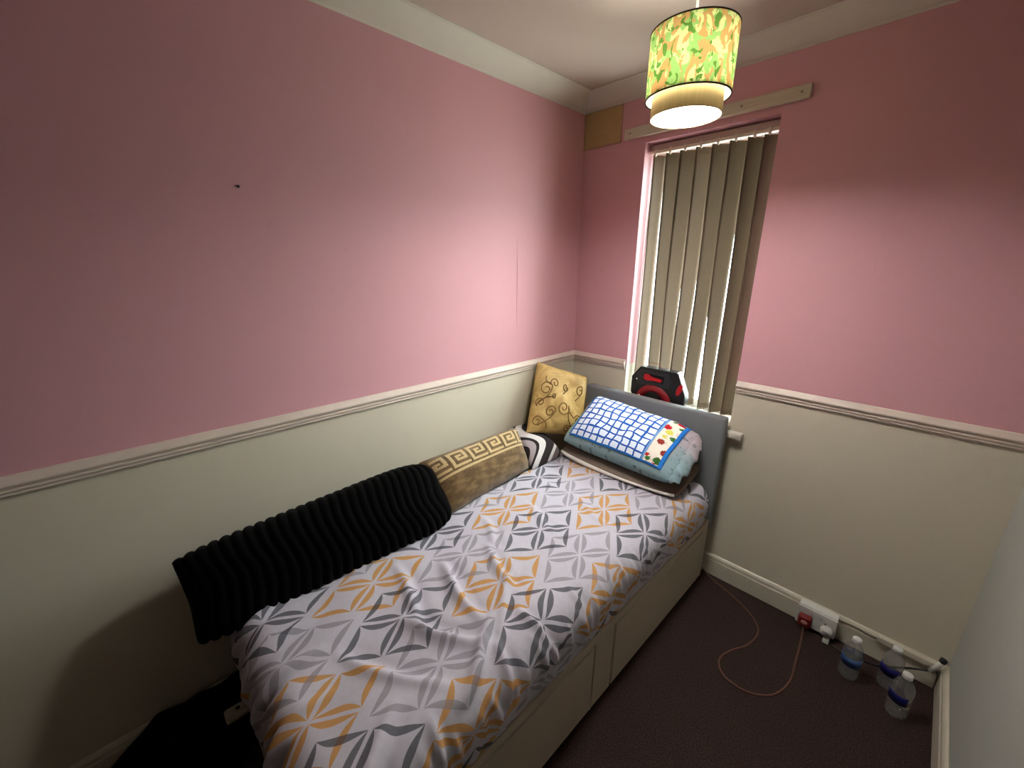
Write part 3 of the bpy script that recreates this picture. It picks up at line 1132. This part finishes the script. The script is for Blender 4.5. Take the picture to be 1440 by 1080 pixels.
# --- flat brown pillow with white piping, on the sheet
M_FLAT = weave('brown_grey_pillowcase', lin(104, 90, 80), lin(136, 122, 110), 300)
M_PIPE = plain('white_piping', lin(236, 232, 224), 0.8, 0.2, 0.04, 80)
ff, nf = pillow_fn((0.245, -0.420, 0.590), (0.905, -0.405, 0.590), (0.245, -0.120, 0.640), (0.900, -0.125, 0.640), 0.068, 3.0, -0.16, 0.002, 14, upinch=0.0)
fp = tag(empty('flat_pillow', (0.575, -0.3, 0.57)), 'flat brown pillow with white piped edge under the towel-covered pillow', 'pillow')
settle(pillow('cover', ff, M_FLAT, 44, 24, None, fp))
uu = np.linspace(0, 1, 40)
edge = [tuple(p) for p in ff(uu, np.zeros_like(uu), 1, np.zeros_like(uu))]
bm = bmesh.new()
add_tube(bm, edge, [0.009 + 0.003 * math.sin(6 * t) for t in uu], 8)
from_bm('piping', bm, M_PIPE, fp, True)

# --- head pillow in a pale blue frilled case
def case_mat():
    n = N('pale_blue_floral_case')
    u, v, vec = n.uv()
    f = n.noise(vec, 9, 3, 0.6)
    c = n.mix(n.smooth(n.add(v, n.mul(n.sub(f, 0.5), 0.4)), 0.35, 0.75), lin(142, 168, 174), lin(190, 178, 184))
    d = n.smooth(n.noise(vec, 26, 3, 0.6, 0.6), 0.60, 0.66)
    n.col(n.mix(n.mul(d, 0.75), c, lin(62, 84, 84)))
    n.bump(n.noise(n.obj(), 200, 2), 0.2, 0.001)
    return n.done(0.9, 0.1)


M_CASE = case_mat()
HP = ((0.262, -0.425, 0.659), (0.882, -0.430, 0.654), (0.254, -0.103, 0.837), (0.868, -0.106, 0.789))
fh, nh = pillow_fn(*HP, 0.15, 3.4, 0.02, 0.006, 21)
hp = tag(empty('head_pillow', (0.57, -0.28, 0.6)), 'pale blue frilled pillow leaning on the grey headboard', 'pillow')
pillow('cover', fh, M_CASE, 50, 34, None, hp)
# gathered frill on the open end
nfr, mfr = 60, 7
P = np.zeros((nfr, mfr, 3)); U = np.zeros((nfr, mfr, 2))
e0, e1 = np.array(HP[1]), np.array(HP[3])
for i in range(nfr):
    t = i / (nfr - 1)
    p = fh(np.array([0.985]), np.array([0.02 + 0.96 * t]), 1, np.array([0.0]))[0]
    for j in range(mfr):
        s = j / (mfr - 1)
        P[i, j] = p + (0.25 + 0.75 * max(math.sin(math.pi * t), 0) ** 0.5) * np.array([0.050 * s, -0.004 * s, -0.036 * s * s]) + nh * (0.004 + 0.010 * s) * math.sin(t * 30 + 1.6 * math.sin(7 * t))
        U[i, j] = (0.9 + 0.1 * s, t)
grid_mesh('frill', P, U, M_CASE, hp, solid=0.002)


# --- checked tea towel laid over the head pillow
def towel_mat():
    n = N('blue_check_towel')
    u, v, vec = n.uv()
    WHITE, BLUE = lin(226, 236, 250), lin(40, 96, 184)
    wu, wv = n.noise(vec, 3.5, 2), n.noise(vec, 4.5, 2)
    x = n.m('FRACT', n.mul(n.add(u, n.mul(n.sub(wu, 0.5), 0.07)), 12.6))
    y = n.m('FRACT', n.add(n.mul(n.add(v, n.mul(n.sub(wv, 0.5), 0.12)), 8.0), 0.15))
    ln = n.mx(n.lt(x, 0.21), n.lt(y, 0.21))
    edge = n.mx(n.mx(n.lt(u, 0.022), n.gt(u, 0.965)), n.mx(n.lt(v, 0.03), n.gt(v, 0.97)))
    c = n.mix(ln, WHITE, BLUE)
    # printed border with fruit
    band = n.mul(n.gt(u, 0.815), n.lt(u, 0.965))
    vo = n.node('ShaderNodeTexVoronoi')
    mp = n.node('ShaderNodeMapping')
    mp.inputs['Scale'].default_value = (12, 8, 1)
    n.link(vec, mp.inputs[0])
    n.link(mp.outputs[0], vo.inputs['Vector'])
    vo.inputs['Scale'].default_value = 1.0
    vo.inputs['Randomness'].default_value = 0.75
    sep = n.node('ShaderNodeSeparateColor')
    n.link(vo.outputs['Color'], sep.inputs[0])
    blob = n.lt(n.add(vo.outputs['Distance'], n.mul(n.sub(n.noise(vec, 60, 2), 0.5), 0.5)), 0.43)
    fc_ = n.ramp(sep.outputs[0], [(0.0, lin(196, 34, 38)), (0.38, lin(60, 110, 50)), (0.62, lin(150, 60, 50)), (0.80, lin(214, 206, 90))], 'CONSTANT')
    b2 = n.mix(blob, lin(236, 228, 214), fc_)
    c = n.mix(band, c, b2)
    rim = n.mul(n.gt(u, 0.805), n.lt(u, 0.825))
    c = n.mix(rim, c, lin(120, 160, 210))
    c = n.mix(edge, c, lin(44, 120, 205))
    n.col(c)
    n.bump(n.noise(n.obj(), 500, 2), 0.2, 0.001)
    return n.done(0.92, 0.08)


nu, nv = 70, 44
uu, vv = np.meshgrid(np.linspace(0, 1, nu), np.linspace(0, 1, nv), indexing='ij')
pu = 0.055 + 0.865 * uu - 0.03 * vv + 0.05 * uu * (vv - 0.5) + 0.02
pv = 0.075 + 0.90 * vv
wr = 0.0045 + 0.0028 * np.sin(14 * uu + 6 * vv) * np.sin(9 * vv + 2) + 0.002 * np.sin(31 * uu - 13 * vv)
P = fh(np.clip(pu, 0.005, 0.995), np.clip(pv, 0.01, 0.995), 1, wr)
tw = grid_mesh('tea_towel', P, np.stack([uu, vv], -1), towel_mat(), solid=0.002)
tw.modifiers['thickness'].offset = 1
tag(tw, 'blue and white checked tea towel with fruit border over the pillow', 'towel')

# ------------------------------------------------------------------ cable reel on the sill
M_RED = plain('red_plastic', lin(206, 16, 34), 0.3, 0.5, 0.1, 60)
M_DRED = plain('dark_red_plastic', lin(150, 16, 32), 0.4, 0.5, 0.15, 60)
reel = tag(empty('cable_reel', (0.575, 0.0, 0.83)), 'black and red cable reel standing on the window sill behind the headboard', 'cable reel')
RX, RZ = 0.578, 0.830
outl = [(-0.115, 0.0), (0.125, 0.0), (0.152, 0.055), (0.148, 0.10), (0.100, 0.212), (-0.108, 0.212), (-0.155, 0.150), (-0.155, 0.06)]


def prism(name, pts, ya, yb, mat, parent, bev=0.006):
    bm = bmesh.new()
    A = [bm.verts.new((RX + x, ya, RZ + z)) for x, z in pts]
    B = [bm.verts.new((RX + x, yb, RZ + z)) for x, z in pts]
    bm.faces.new(A)
    bm.faces.new(B)
    k = len(pts)
    for i in range(k):
        bm.faces.new((A[i], A[(i + 1) % k], B[(i + 1) % k], B[i]))
    if bev:
        bmesh.ops.bevel(bm, geom=bm.edges[:], offset=bev, segments=2, affect='EDGES', profile=0.5)
    return from_bm(name, bm, mat, parent)


prism('body', outl, -0.026, 0.030, M_BLACK, reel)
# handle slot with a red grip, raised front plate
fr = prism('front_plate', [(-0.118, 0.118), (0.058, 0.118), (0.075, 0.150), (0.060, 0.196), (-0.100, 0.196), (-0.128, 0.165)], -0.030, -0.020, plain('charcoal_plastic', lin(38, 38, 42), 0.4, 0.5, 0.1, 50), reel, 0.003)
prism('handle_slot', [(-0.085, 0.140), (0.030, 0.140), (0.036, 0.180), (-0.080, 0.184)], -0.0315, -0.022, plain('slot_black', lin(6, 6, 7), 0.6, 0.3, 0.1, 50), reel, 0.002)
prism('grip', [(-0.078, 0.148), (-0.050, 0.142), (-0.036, 0.152), (0.024, 0.146), (0.028, 0.162), (-0.036, 0.168), (-0.052, 0.180), (-0.076, 0.178)], -0.038, -0.024, M_RED, reel, 0.004)
bm = bmesh.new()
rings = []
prof = [(0.062, 0.0), (0.066, -0.012), (0.100, -0.012), (0.105, 0.0)]
for (r, y) in prof:
    rings.append([bm.verts.new((RX - 0.018 + r * math.cos(2 * math.pi * k / 40), -0.024 + y, RZ + 0.020 + r * math.sin(2 * math.pi * k / 40))) for k in range(40)])
for a, b in zip(rings, rings[1:]):
    for k in range(40):
        bm.faces.new((a[k], a[(k + 1) % 40], b[(k + 1) % 40], b[k]))
bmesh.ops.delete(bm, geom=[v for v in bm.verts if v.co.z < RZ + 0.001], context='VERTS')
from_bm('drum_ring', bm, M_DRED, reel, True)
bm = bmesh.new()
bmesh.ops.create_cone(bm, cap_ends=True, segments=32, radius1=0.050, radius2=0.040, depth=0.014,
                      matrix=Matrix.Translation((RX - 0.018, -0.029, RZ + 0.052)) @ Matrix.Rotation(math.pi / 2, 4, 'X'))
from_bm('hub', bm, M_BLACK, reel)
bm = bmesh.new()
bmesh.ops.create_uvsphere(bm, u_segments=20, v_segments=12, radius=1, matrix=Matrix.Translation((RX + 0.118, -0.024, RZ + 0.125)) @ Matrix.Rotation(math.radians(18), 4, 'Y') @ Matrix.Diagonal((0.014, 0.011, 0.034, 1)))
from_bm('crank_knob', bm, M_RED, reel, True)
tube('wire_loop', [(RX - 0.045 + 0.045 * math.cos(a), 0.006, RZ + 0.208 + 0.028 * math.sin(a)) for a in np.linspace(0, math.pi, 14)], 0.0016, M_DRED, reel, 6)
for (x, z) in ((-0.118, 0.142), (-0.095, 0.055)):
    bm = bmesh.new()
    bmesh.ops.create_uvsphere(bm, u_segments=8, v_segments=6, radius=0.004, matrix=Matrix.Translation((RX + x, -0.0335 if z > 0.1 else -0.036, RZ + z)))
    from_bm('rivet', bm, M_WHITE, reel, True)

# ------------------------------------------------------------------ socket, plugs and cables on the window wall
sock = tag(empty('double_socket', (1.435, -TS, 0.02)), 'white double wall socket box fixed on the skirting', 'socket')
SX0, SX1, SZ0, SZ1 = 1.367, 1.506, 0.018, 0.1085
box('back_box', (SX0, -TS - 0.030, SZ0), (SX1, -TS + 0.012, SZ1 + 0.004), M_WHITE, sock, 0.003)
box('face_plate', (SX0 - 0.002, -TS - 0.037, SZ0 - 0.002), (SX1 + 0.002, -TS - 0.028, SZ1), M_WHITE, sock, 0.003)
for x in (1.418, 1.452):
    box('switch', (x - 0.006, -TS - 0.041, 0.080), (x + 0.006, -TS - 0.034, 0.098), plain('switch_white', lin(206, 206, 202), 0.3, 0.5, 0.03, 50), sock, 0.001)
M_SLOT = plain('slot_dark', lin(30, 28, 28), 0.6, 0.3, 0.1, 50)
for x in (1.405, 1.470):
    for dx, dz, w_, h_ in ((0, 0.014, 0.003, 0.006), (-0.011, -0.006, 0.005, 0.003), (0.011, -0.006, 0.005, 0.003)):
        box('pin_slot', (x + dx - w_, -TS - 0.0385, 0.055 + dz - h_), (x + dx + w_, -TS - 0.0365, 0.055 + dz + h_), M_SLOT, sock)
YP = -TS - 0.037
chg = tag(empty('white_charger', (1.478, YP, 0.04)), 'rounded white plug-in charger in the white double socket', 'charger')
bm = bmesh.new()
bmesh.ops.create_cone(bm, cap_ends=True, segments=28, radius1=0.024, radius2=0.021, depth=0.030, matrix=Matrix.Translation((1.478, YP - 0.015, 0.050)) @ Matrix.Rotation(math.pi / 2, 4, 'X'))
bmesh.ops.bevel(bm, geom=[e for e in bm.edges if len(e.link_faces) == 2 and e.calc_face_angle(0) > 1], offset=0.004, segments=2, affect='EDGES')
from_bm('body', bm, M_WHITE, chg, True)
box('label_plate', (1.466, YP - 0.0308, 0.052), (1.490, YP - 0.0285, 0.060), plain('pale_print', lin(196, 196, 194), 0.5, 0.3, 0.03, 50), chg, 0.001)

# red extension lead: plug in the socket, cable over the carpet, up behind the headboard to the reel
M_CABLE = plain('red_brown_cable', lin(114, 72, 58), 0.5, 0.4, 0.12, 40)
lead = tag(empty('extension_lead', (1.398, YP, 0.03)), 'thin red-brown cable looping over the carpet from its red plug', 'cable')
plug = box('plug', (1.376, YP - 0.030, 0.026), (1.424, YP + 0.002, 0.0775), plain('red_plug_plastic', lin(118, 22, 20), 0.4, 0.5, 0.1, 50), lead, 0.008, 3)
bm = bmesh.new()
bmesh.ops.create_cone(bm, cap_ends=True, segments=20, radius1=0.012, radius2=0.011, depth=0.003, matrix=Matrix.Translation((1.401, YP - 0.031, 0.052)) @ Matrix.Diagonal((1, 1, 0.7, 1)) @ Matrix.Rotation(math.pi / 2, 4, 'X'))
from_bm('plug_badge', bm, plain('pink_badge', lin(206, 150, 144), 0.5, 0.4, 0.05, 50), plug)
path = [(1.400, YP - 0.018, 0.030), (1.405, YP - 0.040, 0.012), (1.412, -0.16, 0.0040), (1.420, -0.28, 0.0035), (1.424, -0.40, 0.0035), (1.391, -0.503, 0.0035), (1.321, -0.557, 0.0035),
        (1.248, -0.557, 0.0035), (1.207, -0.522, 0.0035), (1.199, -0.471, 0.0035), (1.222, -0.405, 0.0035), (1.257, -0.335, 0.0035), (1.269, -0.239, 0.0035),
        (1.232, -0.169, 0.0035), (1.134, -0.103, 0.0035), (1.018, -0.058, 0.0035), (0.962, -0.030, 0.006), (0.915, -0.026, 0.06), (0.885, -0.026, 0.35),
        (0.862, -0.030, 0.58), (0.848, -0.040, 0.68), (0.838, -0.0452, 0.75), (0.818, -0.0452, 0.80), (0.785, -0.0452, 0.83), (0.745, -0.042, 0.848), (0.715, -0.022, 0.862)]
tube('cord', catmull(path, 8), 0.0033, M_CABLE, lead, 8)

# white thin lead clipped from socket to trunking, mini trunking, black aerial lead
M_BCAB = plain('black_cable', lin(20, 18, 18), 0.45, 0.4, 0.1, 50)
tube('clipped_lead', catmull([(SX1 - 0.01, -TS - 0.010, 0.104), (1.53, -TS - 0.001, 0.100), (1.57, -TS + 0.003, 0.0985), (1.60, -TS + 0.001, 0.095), (1.64, -TS - 0.005, 0.101)], 6), 0.0032,
     plain('olive_lead', lin(120, 112, 90), 0.5, 0.4, 0.1, 40))
tag(bpy.data.objects['clipped_lead'], 'thin olive lead running along the skirting from the socket to the trunking', 'cable')
tr = box('mini_trunking', (1.632, -TS - 0.015, 0.094), (1.806, -TS + 0.012, 0.1185), M_SKIRT, None, 0.002)
tag(tr, 'cream plastic mini trunking along the skirting top behind the bottles', 'trunking')
ae = tag(empty('aerial_lead', (1.80, -0.03, 0.08)), 'black aerial lead with a white collar at the room corner', 'cable')
tube('cord', catmull([(1.800, -0.040, 0.092), (1.775, -0.042, 0.078), (1.740, -0.045, 0.058), (1.700, -0.050, 0.030), (1.655, -0.060, 0.008), (1.60, -0.075, 0.0045), (1.55, -0.088, 0.0045), (1.515, -0.080, 0.0045), (1.488, -0.072, 0.009)], 8), 0.0038, M_BCAB, ae, 8)
tube('collar', [(1.790, -0.040, 0.086), (1.803, -0.040, 0.118), (1.812, -0.038, 0.146)], 0.0075, M_WHITE, ae, 12)
tube('end_cap', [(1.811, -0.038, 0.143), (1.815, -0.036, 0.158)], [0.010, 0.011], M_BCAB, ae, 12)
box('connector', (1.474, -0.083, 0.0), (1.496, -0.0575, 0.018), M_WHITE, ae, 0.003)
tube('down_wire', catmull([(1.806, -0.044, 0.100), (1.811, -0.050, 0.085), (1.812, -0.052, 0.04), (1.812, -0.050, 0.004)], 6), 0.0018, M_BCAB, ae, 6)

# ------------------------------------------------------------------ water bottles on the carpet
M_PET = glass_mat('clear_bottle_plastic', (0.92, 0.93, 0.93, 1), 0.12, 0.09)
M_WATER = glass_mat('water', (0.92, 0.94, 0.95, 1), 0.05, 0.06)
M_CAP = plain('white_cap', lin(222, 224, 222), 0.4, 0.5, 0.04, 60)
bprof = [(0.0, 0.004), (0.020, 0.0), (0.028, 0.002), (0.0315, 0.008), (0.0315, 0.032), (0.0300, 0.036), (0.0315, 0.040), (0.0315, 0.062), (0.0300, 0.066), (0.0312, 0.070),
         (0.0312, 0.100), (0.0315, 0.106), (0.0318, 0.118), (0.0300, 0.130), (0.024, 0.146), (0.0150, 0.158), (0.0125, 0.162), (0.0125, 0.172)]


def bottle(x, y, water, lab, lab_rng, label):
    b = tag(empty('water_bottle', (x, y, 0)), label, 'bottle', 'water bottles on the carpet')
    lathe('body', bprof, (x, y, 0), M_PET, b, 28)
    lathe('cap', [(0.0, 0.184), (0.0125, 0.184), (0.0145, 0.182), (0.0150, 0.168), (0.0135, 0.166), (0.0, 0.166)], (x, y, 0), M_CAP, b, 24)
    if water:
        lathe('water', [(0.0, 0.0045), (0.026, 0.0045), (0.0300, 0.010), (0.0300, 0.034), (0.0288, 0.036), (0.0300, 0.040), (0.0300, water), (0.0, water)], (x, y, 0), M_WATER, b, 28)
    bm = bmesh.new()
    n_ = 18
    a0, a1 = lab_rng
    v0 = [bm.verts.new((x + 0.0322 * math.cos(a0 + (a1 - a0) * k / n_), y + 0.0322 * math.sin(a0 + (a1 - a0) * k / n_), 0.066)) for k in range(n_ + 1)]
    v1 = [bm.verts.new((x + 0.0322 * math.cos(a0 + (a1 - a0) * k / n_), y + 0.0322 * math.sin(a0 + (a1 - a0) * k / n_), 0.104)) for k in range(n_ + 1)]
    for k in range(n_):
        bm.faces.new((v0[k], v0[k + 1], v1[k + 1], v1[k]))
    lo = from_bm('label', bm, lab, b, True)
    md = lo.modifiers.new('thickness', 'SOLIDIFY')
    md.thickness = 0.0005
    return b


def label_mat(name, c1, c2):
    n = N(name)
    x, y, z, P = n.pos()
    w = n.noise(P, 40, 2)
    n.col(n.mix(n.gt(n.add(n.mul(z, 30), n.mul(w, 0.8)), 2.95), c1, c2))
    return n.done(0.4, 0.4)


bottle(1.575, -0.190, 0.098, label_mat('blue_label', lin(44, 70, 120), lin(70, 100, 150)), (0, 2 * math.pi), 'water bottle with pale blue label, half full, nearest the socket')
bottle(1.688, -0.130, 0.0, label_mat('navy_label', lin(16, 18, 84), lin(24, 28, 104)), (math.pi * 1.0, math.pi * 1.75), 'empty bottle with navy label, middle one of the three by the skirting')
bottle(1.722, -0.243, 0.0, label_mat('navy_label', lin(16, 18, 84), lin(24, 28, 104)), (math.pi * 1.0, math.pi * 1.7), 'empty bottle with navy label furthest out from the skirting')

# ------------------------------------------------------------------ added black mound, and white block between bed foot and wall
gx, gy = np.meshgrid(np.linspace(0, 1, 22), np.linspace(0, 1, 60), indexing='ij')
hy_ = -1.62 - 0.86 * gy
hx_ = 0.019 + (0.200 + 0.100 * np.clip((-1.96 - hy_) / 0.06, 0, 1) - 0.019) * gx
ht = 0.150 * np.clip((hy_ + 2.40) / 0.22, 0, 1) ** 1.2 * np.clip((-1.62 - hy_) / 0.06, 0, 1) ** 0.5  # mound is added, outlined to match the near-black corner by the bed foot
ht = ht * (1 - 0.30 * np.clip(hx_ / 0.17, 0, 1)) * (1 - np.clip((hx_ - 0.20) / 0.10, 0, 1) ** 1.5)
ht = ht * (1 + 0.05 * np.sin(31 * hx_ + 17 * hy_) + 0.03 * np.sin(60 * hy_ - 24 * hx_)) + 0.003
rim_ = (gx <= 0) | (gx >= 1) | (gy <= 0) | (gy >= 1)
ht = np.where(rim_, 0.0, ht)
n = N('mound_black')
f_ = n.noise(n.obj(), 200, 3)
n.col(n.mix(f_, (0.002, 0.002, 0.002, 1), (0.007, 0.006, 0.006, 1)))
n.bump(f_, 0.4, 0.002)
hp_ = grid_mesh('black_mound', np.stack([hx_, hy_, ht], -1), np.stack([gx, gy], -1), n.done(0.95, 0.05))
tag(hp_, 'added black mound on the floor between bed foot and wall', 'cloth')
st = tag(empty('extension_block', (0.165, -1.93, 0.11)), 'dirty white plastic block poking out beside the bed foot, on the black mound', 'extension block')
bm = bmesh.new()
add_box(bm, (0.150, -2.016, 0.112), (0.198, -1.83, 0.134), 0.007, 3)
from_bm('body', bm, plain('dirty_white_plastic', lin(206, 198, 180), 0.5, 0.4, 0.25, 30), st)
box('band', (0.1492, -1.950, 0.114), (0.1988, -1.940, 0.1348), M_BCAB, st, 0.001)
box('button', (0.166, -1.984, 0.133), (0.178, -1.972, 0.1358), M_BCAB, st, 0.001)
